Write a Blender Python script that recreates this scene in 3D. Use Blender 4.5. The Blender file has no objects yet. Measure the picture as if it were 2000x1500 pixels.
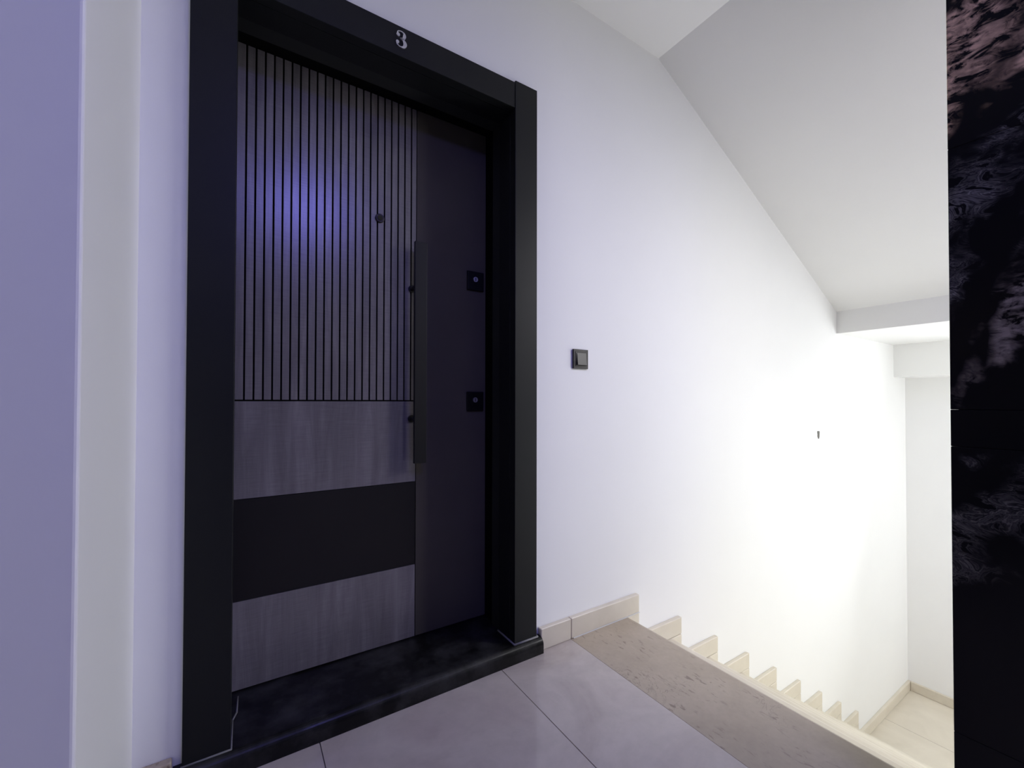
import bpy, bmesh, math, random
from mathutils import Vector, Matrix
random.seed(7)
C = bpy.context.scene.collection
S = bpy.context.scene

# ------------------------------------------------------------------ camera
cam_d = bpy.data.cameras.new('camera')
cam = bpy.data.objects.new('camera', cam_d); C.objects.link(cam)
cam_d.sensor_width = 36.0
cam_d.lens = 826.0 / 2000.0 * 36.0
cam_d.clip_start = 0.02
cam_d.shift_y = 0.0115
YAW = math.radians(57.4)            # angle between the view and the door wall
PITCH = math.radians(0.7)
cam.location = (0, 0, 0.965)
cam.rotation_euler = (math.radians(90) + PITCH, math.radians(-0.1), -(math.pi / 2 - YAW))
S.camera = cam

# ------------------------------------------------------------------ world, lights, exposure
w = bpy.data.worlds.new('world'); S.world = w; w.use_nodes = True
bg = w.node_tree.nodes['Background']
bg.inputs[0].default_value = (0.9, 0.95, 1.0, 1); bg.inputs[1].default_value = 0.6

def area(name, loc, look, sx, sy, power, col, spread=180):
    l = bpy.data.lights.new(name, 'AREA'); l.shape = 'RECTANGLE'; l.size = sx; l.size_y = sy
    l.energy = power; l.color = col; l.spread = math.radians(spread)
    o = bpy.data.objects.new(name, l); C.objects.link(o); o.location = loc
    o.rotation_euler = (Vector(look) - Vector(loc)).to_track_quat('-Z', 'Y').to_euler()
    return o
# daylight through the stair window on the half landing
area('stair_daylight', (5.05, -0.42, 0.25), (0, -2.2, 1.9), 1.3, 1.7, 60, (0.95, 0.975, 1.0))
# added fill light floating in the stairwell, brightens the door wall and landing
area('upper_stair_fill', (3.0, -0.66, 2.5), (-1.0, 0.7, 1.3), 0.9, 1.2, 48, (0.99, 0.98, 1.0), 140)
# blue ceiling lamp of the landing, behind the camera
area('blue_lamp', (0.42, -0.72, 2.56), (0.42, -0.55, 0.0), 0.5, 0.5, 21, (0.22, 0.21, 1.0))
S.view_settings.view_transform = 'Standard'
S.view_settings.look = 'None'
S.view_settings.gamma = 1.0
S.view_settings.use_curve_mapping = False
S.view_settings.exposure = 0.0
S.cycles.max_bounces = 16
S.cycles.diffuse_bounces = 10
S.cycles.sample_clamp_indirect = 8
S.cycles.use_denoising = True

# ------------------------------------------------------------------ materials
class NT:
    def __init__(s, name):
        s.m = bpy.data.materials.new(name); s.m.use_nodes = True
        s.t = s.m.node_tree; s.b = s.t.nodes['Principled BSDF']
    def n(s, typ, **kw):
        nd = s.t.nodes.new(typ)
        for k, v in kw.items():
            if k in nd.inputs.keys(): nd.inputs[k].default_value = v
            else: setattr(nd, k, v)
        return nd
    def l(s, a, b): s.t.links.new(a, b)
    def co(s, scale=(1, 1, 1), rot=(0, 0, 0)):
        tc = s.n('ShaderNodeTexCoord'); mp = s.n('ShaderNodeMapping')
        mp.inputs['Scale'].default_value = scale; mp.inputs['Rotation'].default_value = rot
        s.l(tc.outputs['Object'], mp.inputs['Vector']); return mp.outputs[0]
    def noise(s, vec, scale, detail=4, rough=0.55, dist=0.0):
        nd = s.n('ShaderNodeTexNoise'); nd.inputs['Scale'].default_value = scale
        nd.inputs['Detail'].default_value = detail; nd.inputs['Roughness'].default_value = rough
        nd.inputs['Distortion'].default_value = dist
        s.l(vec, nd.inputs['Vector']); return nd.outputs[0]
    def ramp(s, fac, stops):
        r = s.n('ShaderNodeValToRGB'); e = r.color_ramp.elements
        while len(e) < len(stops): e.new(0.5)
        for q, (p, c) in zip(e, stops):
            q.position = p; q.color = (c, c, c, 1) if isinstance(c, (int, float)) else (*c, 1)
        s.l(fac, r.inputs[0]); return r.outputs[0]
    def mix(s, fac, a, b, mode='MIX'):
        m = s.n('ShaderNodeMix', data_type='RGBA', blend_type=mode)
        if isinstance(fac, (int, float)): m.inputs[0].default_value = fac
        else: s.l(fac, m.inputs[0])
        for i, v in ((6, a), (7, b)):
            if isinstance(v, tuple): m.inputs[i].default_value = (*v, 1)
            else: s.l(v, m.inputs[i])
        return m.outputs[2]
    def base(s, c):
        if isinstance(c, tuple): s.b.inputs['Base Color'].default_value = (*c, 1)
        else: s.l(c, s.b.inputs['Base Color'])
    def rough(s, r, spec=0.5, metal=0):
        if isinstance(r, (int, float)): s.b.inputs['Roughness'].default_value = r
        else: s.l(r, s.b.inputs['Roughness'])
        s.b.inputs['Specular IOR Level'].default_value = spec
        s.b.inputs['Metallic'].default_value = metal
    def bump(s, h, strength, dist=0.001):
        b = s.n('ShaderNodeBump'); b.inputs['Strength'].default_value = strength; b.inputs['Distance'].default_value = dist
        s.l(h, b.inputs['Height']); s.l(b.outputs[0], s.b.inputs['Normal'])

def m_paint():
    k = NT('white_wall_paint'); v = k.co()
    k.base(k.mix(k.noise(v, 3.0, 3), (0.84, 0.84, 0.832), (0.87, 0.87, 0.862)))
    k.rough(0.65, 0.25); k.bump(k.noise(v, 160, 3), 0.12, 0.0006); return k.m
def m_plain(name, col, r=0.5, spec=0.5, metal=0, bumpy=0.0, sc=300):
    k = NT(name); v = k.co()
    k.base(k.mix(k.noise(v, 6, 4), tuple(c * 0.88 for c in col), tuple(min(1, c * 1.12) for c in col)))
    k.rough(r, spec, metal)
    if bumpy: k.bump(k.noise(v, sc, 2), bumpy, 0.0005)
    return k.m
def m_laminate():
    k = NT('grey_woven_laminate')
    streak = k.noise(k.co((9, 1, 0.9)), 2.4, 5, 0.6, 0.6)
    weave_h = k.noise(k.co((14, 40, 420)), 1.0, 3, 0.6)
    weave_v = k.noise(k.co((600, 40, 14)), 1.0, 3, 0.6)
    c = k.ramp(streak, [(0.25, (0.14, 0.13, 0.142)), (0.55, (0.20, 0.184, 0.20)), (0.8, (0.27, 0.25, 0.27))])
    wv = k.mix(0.4, weave_h, weave_v)
    c = k.mix(0.45, c, k.ramp(wv, [(0.3, 0.35), (0.7, 1.0)]), 'MULTIPLY')
    k.base(c); k.rough(0.27, 0.9); k.bump(wv, 0.2, 0.0004); return k.m
def m_floor():
    k = NT('polished_floor_tile'); v = k.co()
    cloud = k.noise(v, 2.6, 5, 0.6, 0.8); fine = k.noise(v, 18, 5, 0.65)
    c = k.ramp(cloud, [(0.3, (0.45, 0.395, 0.36)), (0.55, (0.55, 0.50, 0.455)), (0.75, (0.48, 0.415, 0.385))])
    c = k.mix(0.25, c, k.ramp(fine, [(0.35, 0.75), (0.6, 1.0)]), 'MULTIPLY')
    k.base(c); k.rough(k.ramp(fine, [(0.3, 0.10), (0.7, 0.16)]), 0.65); return k.m
def m_stone():
    k = NT('beige_limestone'); v = k.co((1, 1, 1)); vs = k.co((2.2, 0.8, 1.5), (0, 0, 0.5))
    cloud = k.noise(v, 5, 5, 0.6, 0.4)
    c = k.ramp(cloud, [(0.3, (0.38, 0.318, 0.238)), (0.6, (0.46, 0.39, 0.298)), (0.8, (0.41, 0.342, 0.258))])
    fleck = k.ramp(k.noise(vs, 34, 3, 0.55, 0.3), [(0.59, 0.0), (0.66, 1.0)])
    c = k.mix(k.mix(1.0, fleck, k.ramp(k.noise(v, 7, 2), [(0.42, 0.0), (0.6, 0.75)]), 'MULTIPLY'), c, (0.20, 0.15, 0.115))
    vein = k.ramp(k.noise(k.co((1.4, 1, 1), (0, 0, 0.4)), 6.5, 6, 0.6, 1.6), [(0.492, 0.0), (0.5, 1.0), (0.508, 0.0)])
    msk = k.ramp(k.noise(v, 3.1, 2), [(0.56, 0.0), (0.64, 0.8)])
    c = k.mix(k.mix(1.0, vein, msk, 'MULTIPLY'), c, (0.17, 0.13, 0.10))
    fine = k.noise(v, 60, 3)
    c = k.mix(0.2, c, k.ramp(fine, [(0.3, 0.7), (0.65, 1.0)]), 'MULTIPLY')
    k.base(c); k.rough(0.32, 0.45); k.bump(fine, 0.05, 0.0004); return k.m
def m_lit_stone():
    k = NT('lit_limestone'); v = k.co()  # the beige stone again, with the brightness of daylight put into its colour
    c = k.ramp(k.noise(v, 4, 5, 0.6, 0.5), [(0.3, (0.63, 0.575, 0.475)), (0.7, (0.71, 0.655, 0.55))])
    k.base(c); k.rough(0.3, 0.45); return k.m
def m_marble():
    k = NT('black_veined_marble'); v = k.co()
    vd = k.co((1, 0.75, 1.35), (0.7, 0, 0))
    tc = k.n('ShaderNodeTexCoord'); sp = k.n('ShaderNodeSeparateXYZ'); k.l(tc.outputs['Object'], sp.inputs[0])
    wob = k.n('ShaderNodeMath', operation='MULTIPLY_ADD'); k.l(k.noise(v, 7, 4, 0.6, 0.5), wob.inputs[0]); wob.inputs[1].default_value = 0.30; k.l(sp.outputs[2], wob.inputs[2])
    til = k.n('ShaderNodeMath', operation='MULTIPLY_ADD'); k.l(sp.outputs[1], til.inputs[0]); til.inputs[1].default_value = 0.6; k.l(wob.outputs[0], til.inputs[2])
    zz = k.n('ShaderNodeMapRange'); zz.inputs[1].default_value = 0.76; zz.inputs[2].default_value = 2.26; k.l(til.outputs[0], zz.inputs[0])
    def zp(z): return (z - 0.5) / 1.5
    def bands(bs):
        st = [(0.0, 0.0)]
        for a, b, h in bs: st += [(zp(a), 0.0), (zp(a) + 0.02, h), (zp(b) - 0.02, h), (zp(b), 0.0)]
        return k.ramp(zz.outputs[0], st)
    # swirling grey veins, in beds across the slabs
    sw = k.noise(k.co((1, 0.9, 1.5), (0.35, 0, 0)), 10.0, 4, 0.5, 3.0)
    lines = k.ramp(sw, [(0.36, 0.0), (0.39, 0.5), (0.41, 0.05), (0.45, 0.25), (0.47, 0.9), (0.50, 0.2), (0.53, 0.55), (0.56, 0.05), (0.60, 0.5), (0.63, 0.0)])
    vm = bands([(0.63, 0.88, 0.5), (1.20, 1.50, 1.0)])
    sm = k.ramp(k.noise(k.co((1, 1.1, 1.0)), 9.0, 3, 0.5, 0.4), [(0.44, 0.0), (0.60, 1.0)])
    vm = k.mix(1.0, vm, sm, 'MULTIPLY')
    c = k.mix(k.mix(1.0, lines, vm, 'MULTIPLY'), (0.008, 0.008, 0.007), (0.30, 0.29, 0.23))
    # broken flakes in brownish and grey clusters
    fl = k.ramp(k.noise(vd, 40, 5, 0.62, 0.8), [(0.42, 0.0), (0.56, 1.0)])
    part = k.ramp(k.noise(k.co((1, 1.6, 0.8)), 6.0, 3, 0.5, 0.3), [(0.38, 0.0), (0.52, 1.0)])
    pm = k.mix(1.0, bands([(1.02, 1.20, 0.7), (1.55, 1.85, 1.0)]), part, 'MULTIPLY')
    pc = k.ramp(zz.outputs[0], [(zp(1.2), (0.46, 0.40, 0.29)), (zp(1.5), (0.85, 0.58, 0.30))])
    tone = k.ramp(k.noise(vd, 80, 3), [(0.3, 0.4), (0.7, 1.0)])
    c = k.mix(k.mix(1.0, fl, pm, 'MULTIPLY'), c, k.mix(1.0, pc, tone, 'MULTIPLY'))
    k.base(c); k.rough(0.2, 0.15); return k.m
def m_granite():
    k = NT('black_granite'); v = k.co()
    dust = k.ramp(k.noise(v, 9, 6, 0.65), [(0.45, 0.0), (0.72, 0.8)])
    k.base(k.mix(dust, (0.0045, 0.0045, 0.0042), (0.045, 0.045, 0.046)))
    k.rough(k.ramp(k.noise(v, 14, 5, 0.6), [(0.3, 0.28), (0.7, 0.5)]), 0.25); return k.m

PAINT = m_paint(); LAM = m_laminate(); FLOOR = m_floor(); STONE = m_stone(); LITSTONE = m_lit_stone()
MARBLE = m_marble(); GRANITE = m_granite()
FRAME = m_plain('matt_black_frame_laminate', (0.0085, 0.0095, 0.0100), 0.5, 0.25, 0, 0.05, 600)
DARK = m_plain('matt_black_door_panel', (0.075, 0.067, 0.060), 0.45, 0.2, 0, 0.05, 500)
BAND = m_plain('smooth_black_door_band', (0.0115, 0.0105, 0.0115), 0.40, 0.3)
GROOVE = m_plain('groove_black', (0.0018, 0.0018, 0.002), 0.7, 0.1)
HANDLE = m_plain('black_handle_metal', (0.0085, 0.0085, 0.0080), 0.45, 0.35)
FRAMESTEEL = m_plain('black_steel_frame', (0.018, 0.019, 0.019), 0.5, 0.3)  # black steel of the inner door frame
LOCKM = m_plain('black_lock_plate', (0.003, 0.003, 0.003), 0.5, 0.25)
STEEL = m_plain('bright_steel', (0.72, 0.72, 0.74), 0.42, 0.5, 1.0)
NUMBER = m_plain('polished_silver', (0.70, 0.70, 0.74), 0.30, 0.5, 0.85)
SWITCH = m_plain('anthracite_plastic', (0.032, 0.029, 0.026), 0.4, 0.4)
PEEP = m_plain('dark_bronze_metal', (0.035, 0.030, 0.032), 0.35, 0.5, 0.6)
LENS = m_plain('black_lens', (0.004, 0.004, 0.005), 0.08, 0.5)
CAULK = m_plain('grey_silicone', (0.19, 0.185, 0.195), 0.5, 0.4)
GROUT = m_plain('grey_grout', (0.15, 0.135, 0.13), 0.8, 0.2)
CEMENT = m_plain('grey_cement', (0.20, 0.195, 0.18), 0.9, 0.1, 0, 0.4, 200)
LAMPW = m_plain('white_lamp_metal', (0.7, 0.7, 0.7), 0.4, 0.4)

# ------------------------------------------------------------------ mesh helpers
def obj(name, bm, mat, parent=None, smooth=False, bevel=0.0, seg=2):
    me = bpy.data.meshes.new(name)
    bmesh.ops.recalc_face_normals(bm, faces=bm.faces)
    bm.to_mesh(me); bm.free()
    me.materials.append(mat)
    if smooth:
        for p in me.polygons: p.use_smooth = True
    o = bpy.data.objects.new(name, me); C.objects.link(o)
    if parent: o.parent = parent
    if bevel:
        b = o.modifiers.new('edge', 'BEVEL'); b.width = bevel; b.segments = seg; b.limit_method = 'ANGLE'
    return o
def box(bm, x0, x1, y0, y1, z0, z1):
    m = Matrix.Translation(((x0 + x1) / 2, (y0 + y1) / 2, (z0 + z1) / 2)) @ Matrix.Diagonal((x1 - x0, y1 - y0, z1 - z0, 1))
    bmesh.ops.create_cube(bm, size=1, matrix=m); return bm
def bx(*a): return box(bmesh.new(), *a)
def prism(pts, axis, a, b):
    """closed outline pts (2-D) pushed along an axis from a to b"""
    bm = bmesh.new()
    def P(p, t):
        return {'x': (t, p[0], p[1]), 'y': (p[0], t, p[1]), 'z': (p[0], p[1], t)}[axis]
    v0 = [bm.verts.new(P(p, a)) for p in pts]; v1 = [bm.verts.new(P(p, b)) for p in pts]
    bm.faces.new(v0); bm.faces.new(v1[::-1])
    for i in range(len(pts)):
        j = (i + 1) % len(pts); bm.faces.new((v0[i], v1[i], v1[j], v0[j]))
    return bm
def cyl(bm, c, r, h, axis='y', seg=24, r2=None):
    rot = {'y': Matrix.Rotation(math.pi / 2, 4, 'X'), 'x': Matrix.Rotation(math.pi / 2, 4, 'Y'), 'z': Matrix.Identity(4)}[axis]
    bmesh.ops.create_cone(bm, cap_ends=True, segments=seg, radius1=r, radius2=r if r2 is None else r2, depth=h,
                          matrix=Matrix.Translation(c) @ rot); return bm
def empty(name, loc=(0, 0, 0)):
    o = bpy.data.objects.new(name, None); C.objects.link(o); o.location = loc; return o
def sub(name, bm, mat, parent, **k):
    """mesh given in world coordinates, child of a located parent"""
    o = obj(name, bm, mat, parent, **k)
    l = Vector((0, 0, 0)); p = parent
    while p: l += p.location; p = p.parent
    o.data.transform(Matrix.Translation(-l)); return o
def tag(o, label=None, cat=None, group=None, kind=None):
    for k, v in (('label', label), ('category', cat), ('group', group), ('kind', kind)):
        if v: o[k] = v
    return o

# ------------------------------------------------------------------ dimensions
YW = 1.345                       # face of the door wall
YC = 1.330                       # face of the door casing
YL = 1.576                       # face of the door leaf
OX0, OX1 = -0.0166, 0.863        # clear opening
TH = 0.058                       # threshold top
ZH = 2.074                       # underside of the head casing
CEIL = 2.646
NX = 1.472                       # nosing of the landing
G, R = 0.309, 0.187              # going, riser
NST = 8
LZ = -R * (NST + 1)              # lower landing
FX = 5.207                       # far wall
PX, PY = 1.217, 0.245            # marble pier face and edge
SY0 = -1.15                      # other side of the stairwell

# ------------------------------------------------------------------ room shell
def struct(name, bm, mat, label=None, **k):
    return tag(obj(name, bm, mat, None, **k), label, None, None, 'structure')

bm = bmesh.new()
box(bm, -0.2134, -0.06, YW, 1.68, -0.25, 2.75)
box(bm, 0.906, FX + 0.2, YW, 1.68, -2.1, 2.95)
box(bm, -0.06, 0.906, YW, 1.68, 2.112, 2.75)
box(bm, -0.06, 0.906, YW + 0.26, 1.68, -0.25, 2.112)
struct('wall_back', bm, PAINT, 'white painted wall around the black door and along the descending stairs')
struct('wall_left', bx(-1.5, -0.2134, 0.922, 1.68, -0.25, 2.75), PAINT,
       'white pier projecting from the wall left of the black door, tinted blue by the lamp', bevel=0.006, seg=3)
struct('wall_side', bx(-1.7, -1.5, -2.7, 1.68, -0.25, 2.75), MARBLE)  # unseen wall, dark cladding chosen to cut bounced light
bm = bmesh.new(); box(bm, -1.7, 1.42, -2.7, -2.5, -0.25, 2.75); box(bm, 1.42, 1.6, -2.7, SY0 - 0.15, -0.25, 2.75)
struct('wall_front', bm, MARBLE)  # out of view as well, clad dark to weaken the bounce
struct('wall_stairwell', bx(1.42, FX + 0.2, SY0 - 0.15, SY0, -2.1, 4.5), PAINT)
# far wall with the stair window opening
WY0, WY1, WZ0, WZ1 = -1.10, 0.34, -0.66, 1.15
bm = bmesh.new()
box(bm, FX, FX + 0.2, SY0, WY0, -2.1, 4.5); box(bm, FX, FX + 0.2, WY1, YW, -2.1, 4.5)
box(bm, FX, FX + 0.2, WY0, WY1, -2.1, WZ0); box(bm, FX, FX + 0.2, WY0, WY1, WZ1, 4.5)
struct('wall_far', bm, PAINT, 'white end wall of the half landing at the foot of the stairs')
wn = tag(empty('window_1', (FX + 0.1, -0.38, 0.25)), None, None, None, 'structure')
bm = bmesh.new()
box(bm, FX + 0.07, FX + 0.13, WY0, WY0 + 0.06, WZ0, WZ1); box(bm, FX + 0.07, FX + 0.13, WY1 - 0.06, WY1, WZ0, WZ1)
box(bm, FX + 0.07, FX + 0.13, WY0 + 0.06, WY1 - 0.06, WZ0, WZ0 + 0.06); box(bm, FX + 0.07, FX + 0.13, WY0 + 0.06, WY1 - 0.06, WZ1 - 0.06, WZ1)
box(bm, FX + 0.07, FX + 0.13, -0.41, -0.35, WZ0 + 0.06, WZ1 - 0.06)
sub('window_frame', bm, LAMPW, wn)

# ceiling: flat over the landing, sloping soffit under the next flight, flat again under the half landing
ce = struct('ceiling', bx(-1.7, 1.71, -2.7, 1.68, CEIL, CEIL + 0.12), PAINT, 'flat white ceiling of the landing above the door')
sub('stair_soffit', prism([(1.71, CEIL), (3.724, 1.633), (3.724, 1.75), (1.71, CEIL + 0.14)], 'y', 0.0, YW), PAINT, ce)
sub('half_landing_soffit', bx(3.724, FX, SY0, YW, 1.470, 1.68), PAINT, ce)
sub('light_stop_wall', prism([(1.71, CEIL + 0.14), (3.724, 1.75), (FX, 1.75), (FX, 4.5), (1.71, 4.5)], 'y', 0.0, 0.08), PAINT, ce)  # unseen, added to stop world light leaking into the stairwell
sub('light_stop_ceiling', bx(1.60, FX + 0.2, SY0 - 0.15, 0.0, 4.5, 4.6), PAINT, ce)  # added out of view, closes the stairwell top against outside light
sub('upper_end', bx(1.60, 1.71, SY0, 0.0, CEIL + 0.12, 4.5), PAINT, ce)
pts = [(NX, -0.2)]
for n in range(9):
    pts += [(NX + 0.28 * n, 0.187 * n), (NX + 0.28 * n, 0.187 * (n + 1))]
pts += [(NX + 0.28 * 8 + 0.02, 1.683), (NX + 0.28 * 8 + 0.02, 1.46), (NX + 0.3, -0.2)]
sub('rising_flight', prism(pts, 'y', SY0, -0.06), PAINT, ce)
struct('beam', bx(4.910, FX, SY0, YW, 1.184, 1.475), PAINT, 'white beam under the ceiling above the half landing')

# floor: tiles laid on a screed with grout between them
fl = struct('floor', bx(-1.7, 1.30, -2.7, YW, -0.22, -0.004), GROUT, 'landing floor of polished greyish tiles')
J = 0.0013
xs = [-1.606, -1.006, -0.406, 0.194, 0.794, 1.133]
ys = [YW, 0.10, -1.10, -2.30]
for i in range(len(xs) - 1):
    for j in range(len(ys) - 1):
        y1 = ys[j] - J; y0 = ys[j + 1] + J
        if xs[i + 1] <= -0.3 and y1 > 0.922: y1 = 0.92
        sub('floor_tile', bx(xs[i] + J, xs[i + 1] - (J if i < 4 else 0.0006), y0, y1, -0.012, 0.0), FLOOR, fl)

# ------------------------------------------------------------------ staircase
st = tag(empty('staircase', (NX, 0.8, 0)), 'beige stone stairs going down beside the white wall right of the door', 'stairs', None, None)
def nose(x0, x1, z, t=0.032):
    """outline of a tread: rounded front edge at x1, top at z"""
    r = t * 0.5
    pts = [(x0, z - t), (x1 - r, z - t)]
    for k in range(1, 8):
        a = -math.pi / 2 + math.pi * k / 8
        pts.append((x1 - r + r * math.cos(a), z - r + r * math.sin(a)))
    return pts + [(x1 - r, z), (x0, z)]
SK = 0.022                        # skirting thickness
SH = 0.083                        # skirting height
sub('landing_tread', prism(nose(1.133 + 0.0006, NX, 0.0), 'y', PY + 0.002, YW - 0.0016), STONE, st, smooth=False)
for n in range(1, NST + 2):
    x = NX + G * (n - 1)          # nosing above this riser
    z = -R * n
    sub('riser', bx(x - 0.045, x - 0.022, PY + 0.002, YW - 0.0016, z, z + R - 0.032), LITSTONE, st)
    if n <= NST:
        sub('tread', prism(nose(x - 0.045, x + G, z), 'y', PY + 0.002, YW - 0.0016), LITSTONE, st)
# concrete body below the treads
pts = [(1.30, -0.033)]
for n in range(1, NST + 2):
    x = NX + G * (n - 1); pts += [(x - 0.046, -R * (n - 1) - 0.033), (x - 0.046, -R * n - 0.033)]
pts += [(3.95, -R * 9 - 0.06), (1.30, -0.30)]
sub('stair_slab', prism(pts, 'y', PY + 0.002, YW - 0.0016), PAINT, st)
lf = struct('floor', bx(3.875, FX, SY0, YW, LZ - 0.2, LZ - 0.0005), GROUT, 'stone floor, lit tone in its colour, of the half landing at the foot of the stairs')
xs2 = [3.90, 4.55, FX]
ys2 = [YW, 0.75, 0.15, -0.45, SY0]
for i in range(2):
    for j in range(4):
        sub('floor_tile', bx(xs2[i] + J, xs2[i + 1] - J, ys2[j + 1] + J, ys2[j] - J, LZ - 0.010, LZ + 0.0005), LITSTONE, lf)

# ------------------------------------------------------------------ skirtings
def skirt(name, x0, x1, z0, z1, mat, par, y1=YW):
    sub(name, bx(x0, x1, y1 - SK, y1, z0, z1), mat, par, bevel=0.004, seg=3)
bb = tag(empty('baseboard_back', (1.2, YW, 0)), 'low beige stone skirting along the back wall beside the door and stairs', None, None, 'structure')
skirt('skirting_piece', -0.2134, -0.137, 0.0, SH, STONE, bb)
skirt('skirting_piece', 0.982, 1.1325, 0.0, SH, LITSTONE, bb)
skirt('skirting_piece', 1.134, 1.539, 0.0015, SH, LITSTONE, bb)
skirt('skirting_piece', NX - 0.02, 1.539, SH - R + 0.001, -0.0015, LITSTONE, bb)
for n in range(1, NST + 1):
    z = -R * n; xa = NX + G * (n - 1) - 0.02; xb = 1.539 + G * n
    m = LITSTONE
    skirt('skirting_piece', xa, xb, z + 0.001, z + SH, m, bb)
    zb = max(z - R + SH + 0.001, LZ + SH + 0.001)
    skirt('skirting_piece', NX + G * n - 0.02, xb, zb, z - 0.0015, m, bb)
skirt('skirting_piece', NX + G * NST - 0.02, FX - 0.001, LZ + 0.0015, LZ + SH, LITSTONE, bb)
sub('grout_line', bx(1.145, 1.538, YW - SK - 0.0022, YW - SK + 0.002, 0.0003, 0.0022), LAMPW, bb)
bf = tag(empty('baseboard_far', (FX, 0.5, LZ)), 'stone skirting, lit tone in its colour, along the end wall of the half landing', None, None, 'structure')
for a, b in ((0.745, YW - SK - 0.001), (0.145, 0.743), (-0.455, 0.143), (SY0, -0.457)):
    sub('skirting_piece', bx(FX - SK, FX, a, b, LZ + 0.001, LZ + 0.083), LITSTONE, bf, bevel=0.004)
bl = tag(empty('baseboard_left', (-0.21, 1.1, 0)), 'beige stone skirting around the blue tinted pier', None, None, 'structure')
sub('skirting_piece', bx(-0.2134, -0.2134 + SK * 0.6, 0.922, YW - SK - 0.001, 0.001, SH), STONE, bl, bevel=0.003)
sub('skirting_piece', bx(-1.498, -0.2134, 0.922 - SK * 0.6, 0.922, 0.001, SH), STONE, bl, bevel=0.003)

# ------------------------------------------------------------------ marble clad pier
pr = struct('pillar', bx(PX + 0.02, PX + 0.70, 0.0, PY - 0.008, -0.2, CEIL), GROUT,  # unseen depth stretched to block stairwell light from the left side
            'black veined marble pier at the right edge beside the stairs')
for z0, z1 in ((0.0, 0.3), (0.3, 0.8745), (0.8745, 0.949), (0.949, 1.482), (1.482, 2.055), (2.055, CEIL)):
    sub('marble_slab', bx(PX, PX + 0.02, 0.0, PY, z0 + 0.0002, z1 - 0.0002), MARBLE, pr, bevel=0.0010, seg=1)
    sub('marble_slab', bx(PX + 0.0205, PX + 0.70, PY - 0.008, PY, z0 + 0.0008, z1 - 0.0008), MARBLE, pr)

# ------------------------------------------------------------------ threshold
th = tag(empty('threshold', (0.42, 1.4, 0)), 'black granite threshold with rounded front edge under the black door', 'doorstep', None, None)
YT = 1.306
pts = [(YW - 0.001, 0.0005), (YT, 0.0005), (YT, 0.034)]
for k in range(1, 8):
    a = math.pi / 2 * k / 8; pts.append((YT + 0.026 - 0.026 * math.cos(a), 0.034 + (TH - 0.034) * math.sin(a)))
pts += [(YT + 0.026, TH), (YW - 0.001, TH)]
sub('front_slab', prism(pts, 'x', -0.136, 0.981), GRANITE, th)
sub('inner_slab', bx(-0.0595, 0.9055, YW - 0.001, 1.604, 0.0, TH), GRANITE, th)

# ------------------------------------------------------------------ door
d = tag(empty('door_1', (0.42, YL, TH)), 'black front door with grooved grey panel, long bar handle and black frame', 'door', None, 'structure')
def dp(name, bm, mat, par=None, **k): return sub(name, bm, mat, par or d, **k)
ZT = 2.177
cl_ = dp('casing', bx(-0.1173, OX0, YC - 0.002, YW + 0.02, TH, ZT), FRAME, bevel=0.0015)
dp('casing', bx(OX1, 0.9638, YC - 0.002, YW + 0.02, TH, ZT), FRAME, bevel=0.0015)
dp('casing', bx(OX0 + 0.0015, OX1 - 0.0015, YC, YW + 0.02, ZH, ZT - 0.006), FRAME, bevel=0.0015)
# lining (wood) then steel frame around the leaf
Y1, Y2 = 1.444, 1.502
dp('lining', bx(-0.0596, OX0, YW + 0.021, Y1, TH, 2.1115), FRAME, bevel=0.001)
dp('lining', bx(OX1, 0.9056, YW + 0.021, Y1, TH, 2.1115), FRAME, bevel=0.001)
dp('lining', bx(OX0, OX1, YW + 0.021, Y1, ZH, 2.1115), FRAME)
dp('steel_frame', bx(-0.0596, OX0 - 0.003, Y1, Y2, TH, 2.1115), FRAMESTEEL)
dp('steel_frame', bx(OX1 + 0.002, 0.9056, Y1, Y2, TH, 2.1115), FRAMESTEEL)
dp('steel_frame', bx(OX0 - 0.003, OX1 + 0.002, Y1, Y2, ZH + 0.002, 2.1115), FRAMESTEEL)
dp('rebate', bx(-0.0596, -0.022, Y2, YL + 0.028, TH, 2.1115), GROOVE)
dp('rebate', bx(0.875, 0.9056, Y2, YL + 0.028, TH, 2.1115), GROOVE)
dp('rebate', bx(-0.022, 0.875, Y2, YL + 0.028, 2.098, 2.1115), GROOVE)
# leaf
LX0, LX1, LZ0, LZ1 = -0.0185, 0.8725, TH + 0.006, 2.096
leaf = dp('leaf', bx(LX0, LX1, YL + 0.006, YL + 0.0275, LZ0, LZ1), GROOVE)
XG = 0.567
gz = 0.965
t = 0.0026
gx = [0.006 + 0.0257 * k for k in range(22)]
edges = [LX0 - t] + gx + [XG]
for k in range(len(edges) - 1):
    a, b = edges[k] + t, edges[k + 1] - (t if k < len(edges) - 2 else 0.0015)
    if b - a > 0.003:
        dp('slat', bx(a, b, YL, YL + 0.006, gz + 0.0025, LZ1), LAM, leaf, bevel=0.0006, seg=1)
dp('upper_panel', bx(LX0, XG - 0.0015, YL, YL + 0.006, 0.655 + 0.001, gz - 0.0025), LAM, leaf)
dp('black_band', bx(LX0, XG - 0.0015, YL + 0.0004, YL + 0.006, 0.338 + 0.001, 0.655 - 0.001), BAND, leaf)
dp('lower_panel', bx(LX0, XG - 0.0015, YL, YL + 0.006, LZ0, 0.338 - 0.001), LAM, leaf)
dp('lock_panel', bx(XG + 0.0015, LX1, YL, YL + 0.006, LZ0, LZ1), DARK, leaf)
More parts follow.
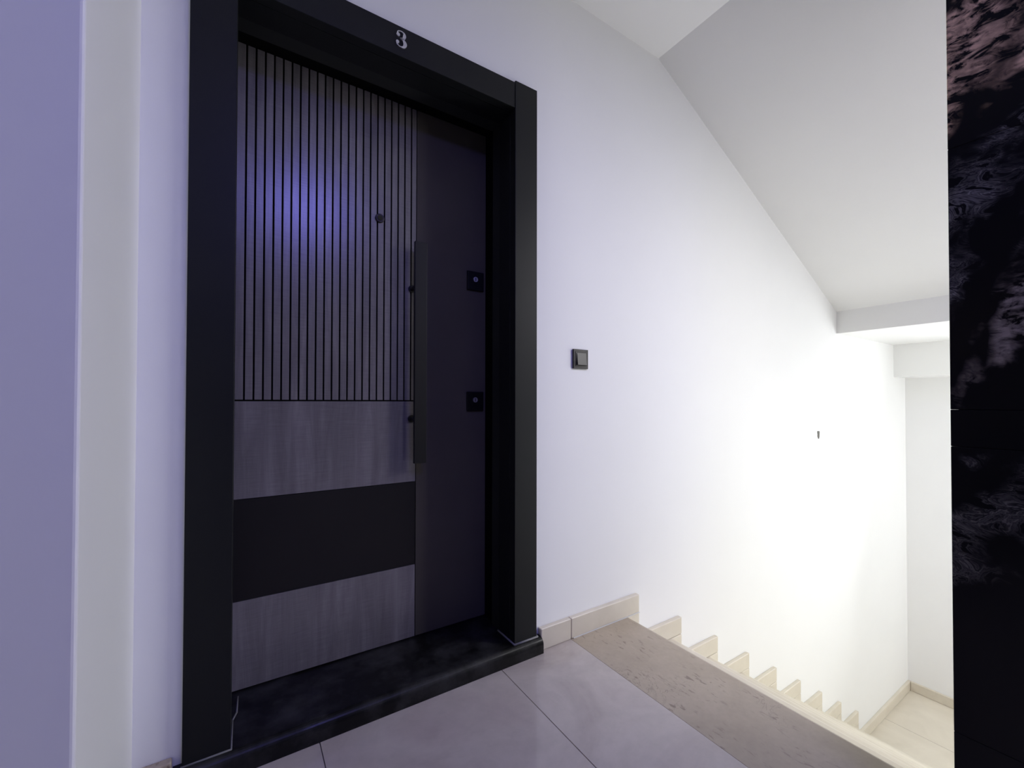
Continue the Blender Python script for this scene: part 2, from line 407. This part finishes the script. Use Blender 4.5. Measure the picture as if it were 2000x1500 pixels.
# handle: flat bar on two stand-offs
hd = dp('handle', bx(0.540, 0.587, 1.514, 1.529, 0.732, 1.561), HANDLE, bevel=0.0015)
for z in (1.395, 0.896):
    bm = bmesh.new(); cyl(bm, (0.549, 1.552, z), 0.008, 0.048, 'y', 20); cyl(bm, (0.549, 1.573, z), 0.014, 0.006, 'y', 24)
    dp('standoff', bm, HANDLE, hd, smooth=False)
# locks
for z in (1.466, 0.963):
    lk = dp('lock', bx(0.783, 0.861, YL - 0.008, YL, z - 0.040, z + 0.040), LOCKM, bevel=0.003, seg=3)
    bm = bmesh.new(); cyl(bm, (0.820, YL - 0.0095, z + 0.006), 0.0105, 0.005, 'y', 24)
    dp('cylinder', bm, STEEL, lk)
    bm = bmesh.new(); box(bm, 0.8185, 0.8215, YL - 0.0125, YL - 0.0115, z - 0.001, z + 0.013)
    dp('keyhole', bm, LOCKM, lk)
# peephole
pz = 1.639
bm = bmesh.new(); cyl(bm, (0.425, YL - 0.003, pz), 0.0165, 0.008, 'y', 32, None)
ph = dp('peephole', bm, PEEP, bevel=0.002, seg=2)
bm = bmesh.new(); cyl(bm, (0.425, YL - 0.0075, pz), 0.0095, 0.002, 'y', 24)
dp('lens', bm, LENS, ph)
# silicone beads where the frame meets the threshold
def bead(pts, r=0.0035):
    bm = bmesh.new()
    for p, q in zip(pts, pts[1:]):
        p, q = Vector(p), Vector(q); m = (p + q) / 2; L = (q - p).length
        mt = Matrix.Translation(m) @ (q - p).to_track_quat('Z', 'Y').to_matrix().to_4x4()
        bmesh.ops.create_cone(bm, cap_ends=True, segments=8, radius1=r, radius2=r, depth=L + r, matrix=mt)
    return bm
zz = TH + 0.0005
dp('silicone_bead', bead([(0.968, YC + 0.012, zz), (0.966, YC - 0.003, zz), (OX1 - 0.001, YC - 0.003, zz), (OX1 - 0.002, Y1, zz)], 0.004), CAULK, smooth=True)
dp('silicone_bead', bead([(-0.119, YC - 0.003, zz), (OX0 + 0.001, YC - 0.003, zz), (OX0 + 0.002, Y1, zz), (OX0 + 0.012, Y1 + 0.03, zz), (OX0 + 0.014, 1.55, zz)], 0.0025), CAULK, smooth=True)  # left bead made thinner, standing in for the shade there

# ------------------------------------------------------------------ numeral 3 on the head casing
def ribbon(pts, wid):
    """2-D stroke through pts with a width at each, closed outline"""
    def cr(P, t):
        i = min(int(t), len(P) - 2); f = t - i
        p0, p1, p2, p3 = P[max(i - 1, 0)], P[i], P[i + 1], P[min(i + 2, len(P) - 1)]
        return tuple(0.5 * (2 * b + (c - a) * f + (2 * a - 5 * b + 4 * c - e) * f * f + (3 * b - a - 3 * c + e) * f ** 3) for a, b, c, e in zip(p0, p1, p2, p3))
    N = 40; L = []; Rr = []
    T = [k * (len(pts) - 1) / N for k in range(N + 1)]
    for t_ in T:
        c = cr(pts, t_); e = 1e-3
        a, b = cr(pts, max(t_ - e, 0)), cr(pts, min(t_ + e, len(pts) - 1 - 1e-6))
        dx, dy = b[0] - a[0], b[1] - a[1]; q = math.hypot(dx, dy) or 1
        wv = cr([(w_, 0) for w_ in wid], t_)[0] / 2
        L.append((c[0] - dy / q * wv, c[1] + dx / q * wv)); Rr.append((c[0] + dy / q * wv, c[1] - dx / q * wv))
    return L, Rr
def solid_ribbon(bm, L, Rr, f, y0, y1):
    rows = []
    for l_, r_ in zip(L, Rr):
        rows.append([bm.verts.new((*f(l_, y0),)), bm.verts.new((*f(r_, y0),)), bm.verts.new((*f(r_, y1),)), bm.verts.new((*f(l_, y1),))])
    for a, b in zip(rows, rows[1:]):
        for i in range(4):
            j = (i + 1) % 4; bm.faces.new((a[i], a[j], b[j], b[i]))
    bm.faces.new(rows[0]); bm.faces.new(rows[-1][::-1])
NXC, NZC, NH = 0.4235, 2.1015, 0.053
f3 = lambda p, y: (NXC + p[0] * NH, y, NZC + p[1] * NH)
nm = tag(empty('door_number', (NXC, YC, NZC)), 'small silver numeral 3 on the black head of the door frame', 'number', None, None)
bm = bmesh.new()
up = [(-0.23, 0.74), (-0.20, 0.90), (-0.02, 0.975), (0.17, 0.90), (0.20, 0.74), (0.13, 0.58), (-0.06, 0.525)]
L, Rr = ribbon(up, [0.07, 0.06, 0.05, 0.11, 0.19, 0.13, 0.045]); solid_ribbon(bm, L, Rr, f3, YC - 0.0035, YC)
lo = [(-0.06, 0.525), (0.12, 0.49), (0.24, 0.28), (0.16, 0.08), (-0.04, 0.02), (-0.24, 0.10), (-0.29, 0.26)]
L, Rr = ribbon(lo, [0.045, 0.12, 0.23, 0.15, 0.05, 0.06, 0.07]); solid_ribbon(bm, L, Rr, f3, YC - 0.0035, YC)
for cx_, cz_, r_ in ((-0.185, 0.715, 0.105), (-0.225, 0.255, 0.10)):
    p = f3((cx_, cz_), YC - 0.0019); cyl(bm, p, r_ * NH, 0.0038, 'y', 20)
sub('numeral', bm, NUMBER, nm)

# ------------------------------------------------------------------ light switch
sw = tag(empty('light_switch', (1.196, YW, 1.141)), 'square anthracite light switch on the white wall right of the door', 'switch', None, None)
sx, sz = 1.1975, 1.141
sub('frame_plate', bx(sx - 0.0405, sx + 0.0405, YW - 0.009, YW, sz - 0.0405, sz + 0.0405), SWITCH, sw, bevel=0.0015)
sub('inner_frame', bx(sx - 0.031, sx + 0.031, YW - 0.0105, YW - 0.009, sz - 0.031, sz + 0.031), SWITCH, sw, bevel=0.0008)
rk = prism([(YW - 0.0105, sz - 0.0255), (YW - 0.0175, sz - 0.0255), (YW - 0.0115, sz + 0.0255), (YW - 0.0105, sz + 0.0255)], 'x', sx - 0.024, sx + 0.026)
sub('rocker', rk, SWITCH, sw, bevel=0.0008)

# ------------------------------------------------------------------ chip in the wall above the stairs
cz = [(-0.016, 0.024), (-0.012, 0.028), (0.010, 0.027), (0.016, 0.020), (0.013, 0.0), (0.012, -0.012), (0.004, -0.027), (-0.004, -0.026), (-0.014, -0.010), (-0.012, 0.004)]
chip = prism([(3.413 + a, 0.730 + b) for a, b in cz], 'y', YW - 0.003, YW + 0.002)
tag(obj('plaster_chip', chip, CEMENT), 'small grey chip of bare cement on the white wall above the stairs', 'wall chip', None, None)

# ------------------------------------------------------------------ blue ceiling lamp (behind the camera)
lp = tag(empty('ceiling_lamp', (0.42, -0.72, CEIL)), 'square ceiling lamp with blue light above the landing', 'lamp', None, None)
bm = bmesh.new()
for a in ((0.13, 0.16, -1.01, -0.43), (0.68, 0.71, -1.01, -0.43), (0.16, 0.68, -1.01, -0.98), (0.16, 0.68, -0.46, -0.43)):
    box(bm, *a, 2.57, CEIL - 0.001)
sub('lamp_frame', bm, LAMPW, lp)
